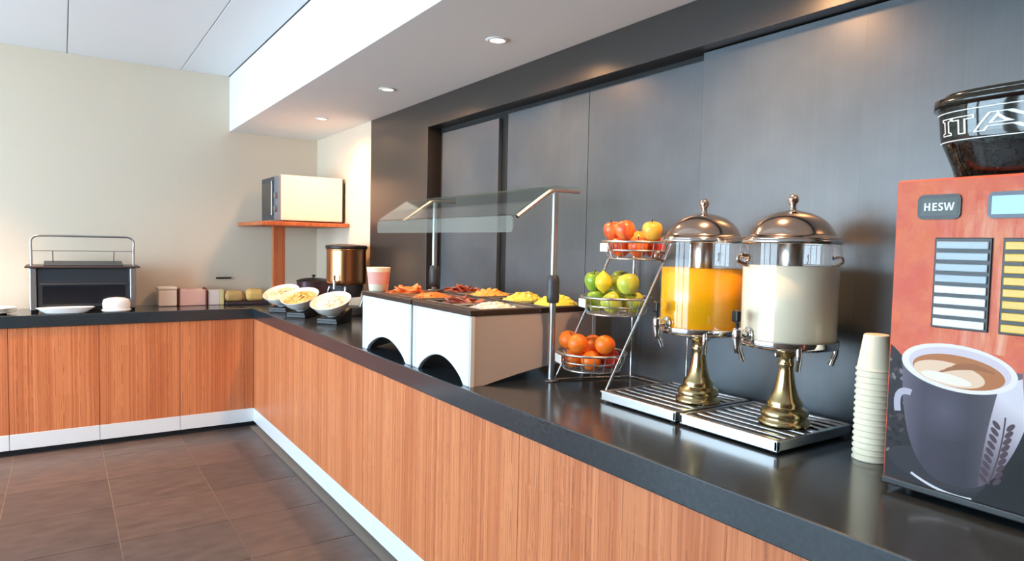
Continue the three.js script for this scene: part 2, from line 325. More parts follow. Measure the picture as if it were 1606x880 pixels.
// sneeze guard
{
  const t = thing('sneeze_guard', 'glass sneeze guard on two silver posts above the buffet', 'sneeze guard', [0.37, T, 3.292]);
  const Y = (y) => y - T, dz = -1.0;
  for (const [z, y0] of [[0, 0], [dz, UT - T]]) {
    const p = part('post', new THREE.CylinderGeometry(0.0125, 0.0125, Y(1.655) - y0, 20).translate(0, (Y(1.655) + y0) / 2, z), M.brushed, t);
    part('collar', lathe([[0.0126, Y(1.225)], [0.023, Y(1.228)], [0.025, Y(1.25)], [0.025, Y(1.31)], [0.021, Y(1.33)], [0.0126, Y(1.335)]], 24).translate(0, 0, z), M.darkGrey, p, 'dark grey clamp collar');
    part('foot_flange', lathe([[0.0126, y0 + 0.008], [0.03, y0 + 0.006], [0.032, y0 + 0.0005], [0.0126, y0 + 0.0005]], 24).translate(0, 0, z), M.brushed, p);
    part('bracket_arm', tube([V(0.115, Y(1.66), z), V(0.02, Y(1.66), z), V(-0.02, Y(1.655), z), V(-0.07, Y(1.624), z), V(-0.175, Y(1.552), z)], 0.008, 40, false, 10, 0.3), M.steel, t);
  }
  const z0 = -1.30, z1 = 0.0;
  const pane = (a, b, th) => { const dx = b[0] - a[0], dy = b[1] - a[1], l = Math.hypot(dx, dy); const g = new THREE.BoxGeometry(l, th, z1 - z0); g.rotateZ(Math.atan2(dy, dx)); g.translate((a[0] + b[0]) / 2, (a[1] + b[1]) / 2, (z0 + z1) / 2); return g; };
  part('top_pane', pane([-0.012, Y(1.674)], [0.115, Y(1.674)], 0.006), M.glass, t);
  part('sloped_pane', pane([-0.015, Y(1.672)], [-0.183, Y(1.560)], 0.006), M.glass, t);
  const lip = new THREE.Shape(); { const x0 = z0, x1 = z1 - 0.01, y0 = Y(1.494), y1 = Y(1.556), r = 0.024; lip.moveTo(x0 + r, y0); lip.lineTo(x1 - r, y0); lip.quadraticCurveTo(x1, y0, x1, y0 + r); lip.lineTo(x1, y1 - r); lip.quadraticCurveTo(x1, y1, x1 - r, y1); lip.lineTo(x0 + r, y1); lip.quadraticCurveTo(x0, y1, x0, y1 - r); lip.lineTo(x0, y0 + r); lip.quadraticCurveTo(x0, y0, x0 + r, y0); }
  const lg = new THREE.ExtrudeGeometry(lip, { depth: 0.006, bevelEnabled: false }); lg.rotateY(-Math.PI / 2); lg.translate(-0.183, 0, 0);
  part('front_lip_pane', lg, M.edgeGlass, t, 'milky rounded lower glass strip');
}

// ---------------------------------------------------------------- fruit stand
const baskets = [[0.462, 0.985, 3.424], [0.518, 1.198, 3.488], [0.576, 1.405, 3.534]];
{
  const t = thing('fruit_stand', 'three tier silver wire fruit stand between buffet and juice dispensers', 'fruit stand', [0.455, T, 3.42]);
  const L = (x, y, z) => V(x - 0.455, y - T, z - 3.42), wire = 0.0032;
  baskets.forEach(([x, y, z], k) => {
    const c = L(x, y, z), R0 = 0.106, R1 = 0.130, H = 0.062;
    const b = part('basket_rim', [ring(R1, 0.005, H), ring((R0 + R1) / 2 + 0.002, wire, H / 2), ring(R0, wire, 0)], M.steel, t); b.position.copy(c);
    const ribs = []; for (let i = 0; i < 20; i++) { const a = i / 20 * Math.PI * 2, C = Math.cos(a), S = Math.sin(a); ribs.push(tube([V(C * R1, H, S * R1), V(C * (R0 + R1) / 2 + C * 0.002, H / 2, S * (R0 + R1) / 2 + S * 0.002), V(C * R0, 0, S * R0)], 0.0016, 6, false, 5)); }
    for (let i = -4; i <= 4; i++) { const q = i / 5 * R0, h = Math.sqrt(R0 * R0 - q * q); ribs.push(rod(V(q, 0, -h), V(q, 0, h), 0.0016, 5)); }
    part('basket_wires', ribs, M.steel, b);
    part('name_plate', box(-R1 - 0.006, -R1 - 0.002, 0.024, 0.056, -0.035, 0.035, 0.002), M.porcelain, b, 'small white plate on the basket front').rotation.y = -0.35;
  });
  for (const s of [-1, 1]) {
    const dz = s * 0.145, z0 = 3.44 + dz, z1 = 3.535 + dz;
    part('sloping_leg', new THREE.CylinderGeometry(0.0058, 0.0058, 1, 10).translate(0, 0.5, 0).scale(1, 1, 1), M.chrome, t).visible = true;
    const leg = t.children[t.children.length - 1], a = L(0.385, T + 0.001, z0), b = L(0.600, 1.462, z1), d = V().subVectors(b, a);
    leg.geometry = rod(a, b, 0.0058);
    part('rear_leg', rod(L(0.700, T + 0.001, z1), L(0.700, 1.468, z1), 0.0045), M.chrome, t);
    part('foot_rail', rod(L(0.385, T + 0.006, z0), L(0.700, T + 0.006, z1), 0.0045), M.chrome, t);
    part('top_rail', rod(b, L(0.700, 1.466, z1), 0.0045), M.chrome, t);
    for (const [x, y, z] of baskets) { const u = (y + 0.062 - T) / (1.462 - T), lx = 0.385 + (0.6 - 0.385) * u, lz = z0 + (z1 - z0) * u; part('basket_bracket', rod(L(lx, y + 0.062, lz), L(x, y + 0.062, z + s * 0.130), 0.004), M.chrome, t); }
  }
  for (const y of [T + 0.006, 1.466]) part('cross_rail', rod(L(0.700, y, 3.39), L(0.700, y, 3.68), 0.0045), M.chrome, t);
}
// fruit
function fruitTex(a, b, k) { return texture(128, 64, (u, v) => mixc(a, b, 0.5 + 1.1 * fbm(Math.cos(u * 6.283) * 1.4 + k, Math.sin(u * 6.283) * 1.4, v * 3, 4))); }
const peel = texture(128, 128, (u, v) => { const t = 128 + 120 * fbm(u * 50, v * 50, 3, 2); return [t, t, t]; }, 1, false);
const F = {
  orange: () => [new THREE.SphereGeometry(1, 28, 20).scale(1, 0.95, 1), phy(0xf57a1c, 0.4, { bumpMap: peel, bumpScale: 0.0006 })],
  apple: (m) => [lathe([[0.001, -0.78], [0.16, -0.86], [0.42, -0.85], [0.72, -0.62], [0.93, -0.2], [1.0, 0.2], [0.93, 0.58], [0.72, 0.84], [0.45, 0.93], [0.2, 0.86], [0.08, 0.74], [0.001, 0.68]], 26), m],
  pear: (m) => [lathe([[0.001, -0.95], [0.3, -0.98], [0.7, -0.75], [0.95, -0.3], [0.96, 0.05], [0.75, 0.5], [0.5, 0.85], [0.4, 1.1], [0.3, 1.25], [0.12, 1.32], [0.001, 1.3]], 26), m],
  lemon: () => [lathe([[0.001, -1.25], [0.1, -1.22], [0.22, -1.05], [0.6, -0.75], [0.88, -0.3], [0.92, 0.1], [0.75, 0.6], [0.35, 0.98], [0.18, 1.12], [0.1, 1.25], [0.001, 1.28]], 24), phy(0xf2d43a, 0.4, { bumpMap: peel, bumpScale: 0.0006 })],
};
const redApple = phy(0xffffff, 0.25, { map: fruitTex([196, 30, 34], [232, 96, 60], 1) }), blush = phy(0xffffff, 0.3, { map: fruitTex([226, 60, 48], [250, 164, 70], 4) });
const greenApple = phy(0xffffff, 0.28, { map: fruitTex([118, 160, 40], [176, 202, 78], 2) }), limeApple = phy(0xffffff, 0.3, { map: fruitTex([176, 190, 60], [214, 214, 96], 5) }), goldApple = phy(0xffffff, 0.3, { map: fruitTex([228, 172, 60], [246, 204, 84], 6) });
const protos = {};
function fruit(name, kind, mat, r, pos, label, group, tilt) {
  const key = name + (mat ? mat.uuid : '');
  if (!protos[key]) { const [g, m] = F[kind](mat); protos[key] = { g, m, stem: tube([V(0, 0.66, 0), V(0.02, 0.95, 0.02), V(0.09, 1.2, 0.05)], 0.06, 6, false, 5) }; }
  const p = protos[key], t = thing(name, label, 'fruit', pos, 0, group);
  part('flesh', p.g, p.m, t); if (kind === 'apple' || kind === 'pear') part('stem', kind === 'pear' ? p.stem.clone().translate(0, 0.45, 0) : p.stem, std(0x5a4326, 0.8), t);
  else part('stem_scar', new THREE.CylinderGeometry(0.1, 0.12, 0.06, 8).translate(0, kind === 'lemon' ? 1.25 : 0.945, 0), std(0x6f7a34, 0.8), t);
  t.scale.setScalar(r); t.rotation.set(tilt[0], tilt[1], tilt[2]);
}
// lets spheres of fruit settle into a basket: gravity, contact with each other, the floor and the wire sides
function fill([bx, by, bz], r, list, group) {
  const n = list.length, p = [], Rb = 0.1;
  for (let i = 0; i < n; i++) { const a = i * 2.4, q = i < 5 ? 0.07 : 0.035; p.push(V(q * Math.cos(a), r + (i < 5 ? 0 : 2 * r + (i - 5) * 0.4 * r), q * Math.sin(a))); }
  for (let it = 0; it < 900; it++) {
    if (it < 700) for (const o of p) { o.y -= 0.0006; o.x *= 0.9992; o.z *= 0.9992; }
    for (let k = 0; k < 4; k++) {
      for (let i = 0; i < n; i++) for (let j = 0; j < i; j++) { const d = V().subVectors(p[i], p[j]), l = d.length() || 1e-6, m = 2.03 * r - l; if (m > 0) { d.multiplyScalar(m / l / 2); p[i].add(d); p[j].sub(d); } }
      for (const o of p) { if (o.y < r) o.y = r; const lim = o.y < 0.075 ? Rb + 0.024 * Math.min(1, o.y / 0.062) - r - 0.003 : 0.115 - r * 0.6, q = Math.hypot(o.x, o.z); if (q > lim) { o.x *= lim / q; o.z *= lim / q; } }
    }
  }
  // where each fruit lies among its own kind: on top of the heap or down in the wires, counted from the left as seen from the aisle
  const across = p.map((o) => o.x * Math.cos(0.59) + o.z * Math.sin(0.59));
  const place = (i) => {
    const up = (k) => p[k].y > 1.7 * r, mates = p.map((_, k) => k).filter((k) => list[k][0] === list[i][0] && up(k) === up(i)).sort((a, b) => across[a] - across[b]), at = mates.indexOf(i), n2 = mates.length;
    return (up(i) ? ', heaped on top' : ', down inside the wires') + (n2 === 1 ? '' : at === 0 ? ', leftmost' : at === n2 - 1 ? ', rightmost' : ', ' + ['', 'second', 'third', 'fourth'][at] + ' from left');
  };
  p.forEach((o, i) => { const [name, kind, mat, text] = list[i], label = text.replace('fruit basket', 'basket') + place(i); fruit(name, kind, mat, r * (kind === 'lemon' ? 0.82 : 0.97), [bx + o.x, by + 0.0022 + o.y, bz + o.z], label, group, [(rnd() - 0.5) * 0.9, rnd() * 6, (rnd() - 0.5) * 0.9]); });
}
const O = ['orange', 'orange', null, 'bright orange in the lowest fruit basket'], RA = ['red_apple', 'apple', redApple, 'shiny red apple in the lowest fruit basket'];
fill(baskets[0], 0.039, [RA, O, RA, RA, O, O, O, O, O, O], 'fruit in the lowest basket');
const GA = ['green_apple', 'apple', greenApple, 'green apple in the middle fruit basket'], LA = ['yellow_green_apple', 'apple', limeApple, 'yellowish green apple in the middle fruit basket'], LE = ['lemon', 'lemon', null, 'yellow lemon in the middle fruit basket'], PE = ['pear', 'pear', limeApple, 'pale green pear in the middle fruit basket'];
fill(baskets[1], 0.042, [GA, LA, GA, LA, GA, GA, LA, GA, LA, LE], 'fruit in the middle basket');
const TA = ['red_apple', 'apple', redApple, 'deep red apple in the topmost fruit basket'], TB = ['blush_apple', 'apple', blush, 'orange red blush apple in the topmost fruit basket'], TP = ['peach', 'apple', goldApple, 'golden peach in the topmost fruit basket'];
fill(baskets[2], 0.038, [TA, TB, TA, TA, TB, TB, TP, TB, TP, TB], 'fruit in the topmost basket');

// ---------------------------------------------------------------- juice dispensers on drip trays
function dripTray(z0, z1, label) {
  const x0 = 0.312, x1 = 0.662, t = thing('drip_tray', label, 'tray', [x0, T, z0], 0, 'drip trays'), w = x1 - x0, d = z1 - z0;
  part('tray_frame', [box(0, 0.012, 0.006, 0.038, 0, d, 0.003), box(w - 0.012, w, 0.008, 0.036, 0, d, 0.003), box(0, w, 0.008, 0.036, 0, 0.012, 0.003), box(0, w, 0.008, 0.036, d - 0.012, d, 0.003)], M.steel, t);
  part('tray_floor', box(0.008, w - 0.008, 0.009, 0.013, 0.008, d - 0.008, 0), M.darkGrey, t);
  const g = box(0, 0.017, 0.024, 0.033, 0.009, d - 0.009, 0.003);
  for (let k = 0; k < 8; k++) part('slat', g, M.steel, t).position.x = 0.02 + k * 0.0418;
  for (const [a, b] of [[0.03, 0.03], [w - 0.03, 0.03], [0.03, d - 0.03], [w - 0.03, d - 0.03]]) part('foot', new THREE.CylinderGeometry(0.012, 0.012, 0.010, 14).translate(a, 0.005, b), M.black, t);
}
dripTray(3.645, 3.985, 'steel slatted drip tray under the orange juice dispenser');
dripTray(4.000, 4.330, 'steel slatted drip tray under the milk dispenser');
function dispenser(z, fill, mat, partName, label, ang) {
  const y0 = T + 0.0335, t = thing('drink_dispenser', label, 'dispenser', [0.498, y0, z], 0, 'drink dispensers'), h = (y) => y - y0;
  part('pedestal', lathe([[0.0005, 0], [0.069, 0], [0.072, 0.007], [0.068, 0.014], [0.061, 0.018], [0.063, 0.026], [0.065, 0.034], [0.060, 0.044], [0.049, 0.050], [0.046, 0.055], [0.049, 0.062], [0.044, 0.070], [0.036, 0.084], [0.030, 0.102], [0.025, 0.124], [0.021, 0.150], [0.0185, 0.165], [0.025, 0.168], [0.025, 0.176], [0.019, 0.180], [0.022, h(1.150)], [0.036, h(1.158)], [0.036, h(1.164)], [0.0005, h(1.164)]], 40), M.brass, t);
  part('base_collar', lathe([[0.0005, h(1.164)], [0.06, h(1.164)], [0.095, h(1.172)], [0.131, h(1.180)], [0.134, h(1.188)], [0.134, h(1.200)], [0.1305, h(1.202)], [0.1305, h(1.187)], [0.0005, h(1.187)]], 56), M.chrome, t);
  for (let k = 0; k < 4; k++) { const a = k * Math.PI / 2 + 0.75; part('claw_foot', tube([V(0.126 * Math.cos(a), h(1.192), 0.126 * Math.sin(a)), V(0.130 * Math.cos(a), h(1.165), 0.130 * Math.sin(a)), V(0.122 * Math.cos(a), h(1.140), 0.122 * Math.sin(a)), V(0.118 * Math.cos(a), h(1.128), 0.118 * Math.sin(a))], 0.0085, 14, false, 10), M.chrome, t); }
  part('tank', lathe([[0.1285, h(1.189)], [0.1285, h(1.470)]], 64), M.tank, t, 'clear cylindrical tank');
  part(partName, lathe([[0.0005, h(1.1885)], [0.1265, h(1.1885)], [0.1265, h(fill)], [0.0005, h(fill)]], 64), mat, t);
  part('ice_tube', lathe([[0.0005, h(fill) - 0.02], [0.031, h(fill) - 0.02], [0.031, h(1.468)], [0.0005, h(1.468)]], 28), M.steel, t);
  part('tank_rim', lathe([[0.127, h(1.466)], [0.1325, h(1.466)], [0.1335, h(1.471)], [0.1325, h(1.478)], [0.127, h(1.478)]], 56), M.chrome, t);
  const lid = part('lid', lathe([[0.129, h(1.478)], [0.129, h(1.483)], [0.116, h(1.487)], [0.112, h(1.495)], [0.105, h(1.510)], [0.092, h(1.527)], [0.072, h(1.542)], [0.050, h(1.552)], [0.028, h(1.557)], [0.016, h(1.560)], [0.0005, h(1.561)]], 56), M.lidMetal, t, 'polished domed lid');
  part('knob', lathe([[0.010, h(1.559)], [0.008, h(1.570)], [0.0075, h(1.576)], [0.013, h(1.582)], [0.0155, h(1.591)], [0.012, h(1.600)], [0.006, h(1.605)], [0.0005, h(1.606)]], 24), M.lidMetal, lid);
  for (const a of [0.45, 0.45 + Math.PI]) part('lug', [tube([V(0.130 * Math.cos(a), h(1.428), 0.130 * Math.sin(a)), V(0.152 * Math.cos(a), h(1.432), 0.152 * Math.sin(a)), V(0.156 * Math.cos(a), h(1.416), 0.156 * Math.sin(a)), V(0.130 * Math.cos(a), h(1.404), 0.130 * Math.sin(a))], 0.0055, 16, false, 8)], M.lidMetal, t);
  // tap towards the aisle
  const tap = part('tap', [rod(V(-0.127, h(1.212), 0), V(-0.168, h(1.212), 0), 0.0105, 18), lathe([[0.0005, -0.05], [0.008, -0.05], [0.0095, -0.03], [0.0135, -0.012], [0.0135, 0.012], [0.010, 0.02], [0.0005, 0.02]], 20).translate(-0.165, h(1.212), 0), lathe([[0.0005, 0], [0.02, 0], [0.021, 0.006], [0.0005, 0.008]], 20).rotateZ(Math.PI / 2).translate(-0.128, h(1.212), 0)], M.chrome, t);
  part('tap_lever', [rod(V(-0.165, h(1.230), 0), V(-0.168, h(1.250), 0), 0.005), new RoundedBoxGeometry(0.016, 0.034, 0.028, 2, 0.006).translate(-0.170, h(1.264), 0)], M.black, tap, 'black tap lever');
  tap.rotation.y = ang;
}
dispenser(3.908, 1.386, M.orangeJuice, 'orange_juice', 'tall glass dispenser of orange juice with domed lid', -0.2);
dispenser(4.221, 1.405, M.milk, 'milk', 'tall glass dispenser of white milk beside the cup stack', -0.3);

// ---------------------------------------------------------------- paper cups
{
  const g = lathe([[0.0005, 0.092], [0.027, 0.092], [0.029, 0.090], [0.0296, 0.088], [0.0415, 0.006], [0.0437, 0.0055], [0.0447, 0.003], [0.0437, 0.0004], [0.0415, 0.0006], [0.0405, 0.004], [0.0285, 0.087], [0.0005, 0.0905]], 40);
  const n = 16, p = 0.0152;
  for (let k = 0; k < n; k++) {
    const o = single('paper_cup', g, M.paper, k === n - 1 ? 'topmost upside-down paper cup of the tall cream stack' : k ? 'cream paper cup, ' + ['second', 'third', 'fourth', 'fifth', 'sixth', 'seventh', 'eighth'][k < 8 ? k - 1 : 14 - k] + (k < 8 ? ' from the bottom' : ' from the top') + ' of the tall stack' : 'bottom cream paper cup of the tall stack on the counter', 'cup', [0.503 + 0.0006 * (rnd() - 0.5), T + p * k, 4.468 + 0.0006 * (rnd() - 0.5)], 'nested paper cups');
  }
}

// ---------------------------------------------------------------- coffee machine
function canvasTexture(w, h, draw) {
  const c = document.createElement('canvas'); c.width = w; c.height = h; draw(c.getContext('2d'), w, h);
  const t = new THREE.CanvasTexture(c); t.colorSpace = THREE.SRGBColorSpace; return t;
}
const MZ = 4.592, MW = 0.425, MH = 0.684;
{
  // local frame: +x runs along the counter, +z faces the aisle
  const t = thing('coffee_machine', 'red orange coffee vending machine with large printed mug', 'coffee machine', [0.33, T, MZ], -Math.PI / 2);
  part('housing', box(0, MW, 0.012, MH - 0.004, -0.335, -0.004, 0.012), M.black, t);
  for (const [a, b] of [[0.04, -0.04], [MW - 0.04, -0.04], [0.04, -0.30], [MW - 0.04, -0.30]]) part('foot', new THREE.CylinderGeometry(0.018, 0.018, 0.012, 16).translate(a, 0.006, b), M.black, t);
  const W = 1024, H = Math.round(W * (MH - 0.03) / (MW - 0.008));
  const print = canvasTexture(W, H, (c) => {
    const S = W / (MW - 0.008), X = (z) => (z - 0.004) * S, Yy = (y) => H - (y - 0.026) * S;           // metres on the door to canvas pixels
    let s = 11; const r = () => { s = (s * 16807) % 2147483647; return s / 2147483647; };
    c.fillStyle = '#e06746'; c.fillRect(0, 0, W, H);
    for (let i = 0; i < 900; i++) { const x = r() * W, y = r() * H, q = 20 + r() * 90; c.fillStyle = ['rgba(244,140,64,.09)', 'rgba(208,56,44,.09)', 'rgba(250,160,110,.07)', 'rgba(226,110,112,.08)'][i % 4]; c.beginPath(); c.ellipse(x, y, q, q * 0.6, r() * 3, 0, 7); c.fill(); }
    // steam wisps
    for (let i = 0; i < 26; i++) { c.strokeStyle = 'rgba(255,214,180,.10)'; c.lineWidth = 14 + r() * 26; const x = X(0.10 + r() * 0.12); c.beginPath(); c.moveTo(x, Yy(0.33)); c.bezierCurveTo(x - 60 + r() * 120, Yy(0.42), x - 90 + r() * 180, Yy(0.5), x - 60 + r() * 160, Yy(0.58 + r() * 0.08)); c.stroke(); }
    // dark table cloth with beans
    c.fillStyle = '#241f24'; c.beginPath(); c.moveTo(0, Yy(0.325)); c.bezierCurveTo(X(0.03), Yy(0.31), X(0.06), Yy(0.25), X(0.2), Yy(0.2)); c.lineTo(X(0.26), Yy(0.26)); c.lineTo(W, Yy(0.20)); c.lineTo(W, H); c.lineTo(0, H); c.fill();
    for (let i = 0; i < 90; i++) { const x = r() * 0.07, y = 0.08 + r() * 0.22; c.fillStyle = ['#120d0e', '#4a393a', '#7d7070', '#1e1617'][i % 4]; c.beginPath(); c.ellipse(X(x), Yy(y), 15, 9, r() * 3, 0, 7); c.fill(); }
    // black corner on the right
    c.fillStyle = '#0c0c0e'; c.beginPath(); c.moveTo(W, Yy(0.30)); c.lineTo(X(0.262), Yy(0.20)); c.quadraticCurveTo(X(0.22), Yy(0.10), X(0.185), Yy(0.04)); c.lineTo(X(0.13), H); c.lineTo(W, H); c.fill();
    // saucer
    c.fillStyle = '#312c31'; c.beginPath(); c.ellipse(X(0.105), Yy(0.075), X(0.10), 90, 0.08, 0, 7); c.fill();
    c.strokeStyle = '#d8d2d4'; c.lineWidth = 13; c.beginPath(); c.moveTo(X(0.06), Yy(0.052)); c.quadraticCurveTo(X(0.12), Yy(0.022), X(0.178), Yy(0.031)); c.stroke();
    // mug body
    { const gr = c.createLinearGradient(X(0.03), 0, X(0.25), 0); gr.addColorStop(0, '#6d6472'); gr.addColorStop(0.22, '#443d49'); gr.addColorStop(0.6, '#3a343d'); gr.addColorStop(1, '#6d6169'); c.fillStyle = gr; } c.beginPath(); c.moveTo(X(0.032), Yy(0.30)); c.bezierCurveTo(X(0.03), Yy(0.16), X(0.06), Yy(0.07), X(0.11), Yy(0.052)); c.bezierCurveTo(X(0.15), Yy(0.045), X(0.175), Yy(0.05), X(0.188), Yy(0.06)); c.bezierCurveTo(X(0.235), Yy(0.13), X(0.25), Yy(0.2), X(0.252), Yy(0.30)); c.fill();
    { const gr = c.createRadialGradient(X(0.12), Yy(0.2), 10, X(0.12), Yy(0.2), 190); gr.addColorStop(0, 'rgba(98,90,106,.7)'); gr.addColorStop(1, 'rgba(86,78,92,0)'); c.fillStyle = gr; c.beginPath(); c.ellipse(X(0.12), Yy(0.2), 190, 150, 0, 0, 7); c.fill(); }
    // pale right side of the mug with a coffee branch drawn on it
    { const gr = c.createLinearGradient(X(0.19), Yy(0.1), X(0.262), Yy(0.22)); gr.addColorStop(0, '#5d525a'); gr.addColorStop(0.5, '#a3969f'); gr.addColorStop(1, '#dcd2d7'); c.fillStyle = gr; } c.beginPath(); c.moveTo(X(0.252), Yy(0.29)); c.lineTo(X(0.262), Yy(0.20)); c.bezierCurveTo(X(0.245), Yy(0.13), X(0.215), Yy(0.075), X(0.188), Yy(0.06)); c.bezierCurveTo(X(0.19), Yy(0.13), X(0.20), Yy(0.19), X(0.215), Yy(0.27)); c.fill();
    c.fillStyle = '#4c3a42'; c.strokeStyle = '#4c3a42'; c.lineWidth = 7; c.beginPath(); c.moveTo(X(0.205), Yy(0.07)); c.quadraticCurveTo(X(0.225), Yy(0.13), X(0.228), Yy(0.21)); c.stroke();
    for (let i = 0; i < 9; i++) for (const q of [-1, 1]) { c.beginPath(); c.ellipse(X(0.208 + 0.0022 * i + q * 0.012), Yy(0.08 + 0.014 * i), 24, 11, q * -0.9, 0, 7); c.fill(); }
    // handle
    c.strokeStyle = '#b9b0ba'; c.lineWidth = 34; c.beginPath(); c.moveTo(X(0.052), Yy(0.225)); c.quadraticCurveTo(X(0.016), Yy(0.235), X(0.026), Yy(0.18)); c.stroke();
    // rim and coffee
    c.fillStyle = '#efe3e2'; c.beginPath(); c.ellipse(X(0.137), Yy(0.292), X(0.112), 118, 0.06, 0, 7); c.fill();
    c.fillStyle = '#d9c9cf'; c.beginPath(); c.ellipse(X(0.139), Yy(0.293), X(0.099), 98, 0.06, 0, 7); c.fill();
    c.fillStyle = '#b9713f'; c.beginPath(); c.ellipse(X(0.138), Yy(0.285), X(0.090), 82, 0.06, 0, 7); c.fill();
    c.fillStyle = '#efc9a8'; c.beginPath(); c.ellipse(X(0.122), Yy(0.278), X(0.072), 60, 0.1, 0, 7); c.fill();
    c.strokeStyle = '#a4623a'; c.lineWidth = 12; for (let i = 0; i < 3; i++) { c.beginPath(); c.ellipse(X(0.155), Yy(0.296 - 0.008 * i), 60 + 36 * i, 16 + 9 * i, -0.15, 3.2, 6.0); c.stroke(); }
    c.fillStyle = '#f7e6d4'; c.beginPath(); c.ellipse(X(0.118), Yy(0.268), 120, 26, 0.1, 0, 7); c.fill();
  });
  const door = part('front_door', box(0, MW, 0.014, MH, -0.004, 0.012, 0.006), std(0xd85c42, 0.4), t);
  const face = new THREE.PlaneGeometry(MW - 0.008, MH - 0.03).translate(MW / 2, 0.026 + (MH - 0.03) / 2 - 0.0, 0.0127);
  part('printed_front', face, phy(0xffffff, 0.45, { map: print, specularIntensity: 0.5 }), door, 'glossy print of a steaming coffee mug');
  // local metres: x = z_world - MZ, y = y_world - T
  const cols = [[0.090, 0.185, 'white', 0xf0f2f0, 'pale label strip button'], [0.213, 0.300, 'yellow', 0xf0c23c, 'yellow selection button']];
  for (const [a, b, nm, col, lb] of cols) {
    part('button_frame', box(a - 0.005, b + 0.005, 0.372, 0.560, 0.0128, 0.0165, 0.002), M.black, door);
    const g = box(a, b, 0, 0.0155, 0.0166, 0.0205, 0.002), m1 = std(col, 0.35), m2 = std(nm === 'white' ? 0xa8b8c0 : col, 0.35);
    for (let k = 0; k < 8; k++) part('button', g, nm === 'white' && k > 3 ? m2 : m1, door, lb).position.y = 0.3765 + k * 0.0229;
  }
  const pill = (x0, x1, y0, y1, m, r = 0.012) => { const s = new THREE.Shape(), w = x1 - x0, h = y1 - y0; s.moveTo(r, 0); s.lineTo(w - r, 0); s.quadraticCurveTo(w, 0, w, r); s.lineTo(w, h - r); s.quadraticCurveTo(w, h, w - r, h); s.lineTo(r, h); s.quadraticCurveTo(0, h, 0, h - r); s.lineTo(0, r); s.quadraticCurveTo(0, 0, r, 0); return new THREE.ExtrudeGeometry(s, { depth: m, bevelEnabled: false, curveSegments: 8 }).translate(x0, y0, 0.0128); };
  const badge = part('brand_badge', pill(0.047, 0.130, 0.598, 0.650, 0.004, 0.014), M.black, door);
  part('badge_print', new THREE.PlaneGeometry(0.07, 0.036).translate(0.0885, 0.624, 0.0171), std(0xffffff, 0.4, { map: canvasTexture(256, 132, (c, w, h) => { c.fillStyle = '#2c3a30'; c.fillRect(0, 0, w, h); c.fillStyle = '#efece8'; c.font = 'bold 84px sans-serif'; c.textAlign = 'center'; c.textBaseline = 'middle'; c.fillText('HESW', w / 2, h / 2, 220); }) }), badge);
  const disp = part('display_bezel', pill(0.178, 0.290, 0.598, 0.650, 0.004, 0.012), std(0x1c2a44, 0.3), door);
  part('display_screen', new THREE.PlaneGeometry(0.098, 0.036).translate(0.234, 0.624, 0.0171), std(0x8cc4ea, 0.25, { emissive: 0x7fc0f0, emissiveIntensity: 0.35 }), disp, 'pale blue display');
  part('base_skirt', box(-0.002, MW + 0.002, 0.0125, 0.03, -0.002, 0.016, 0.004), M.black, door);
}
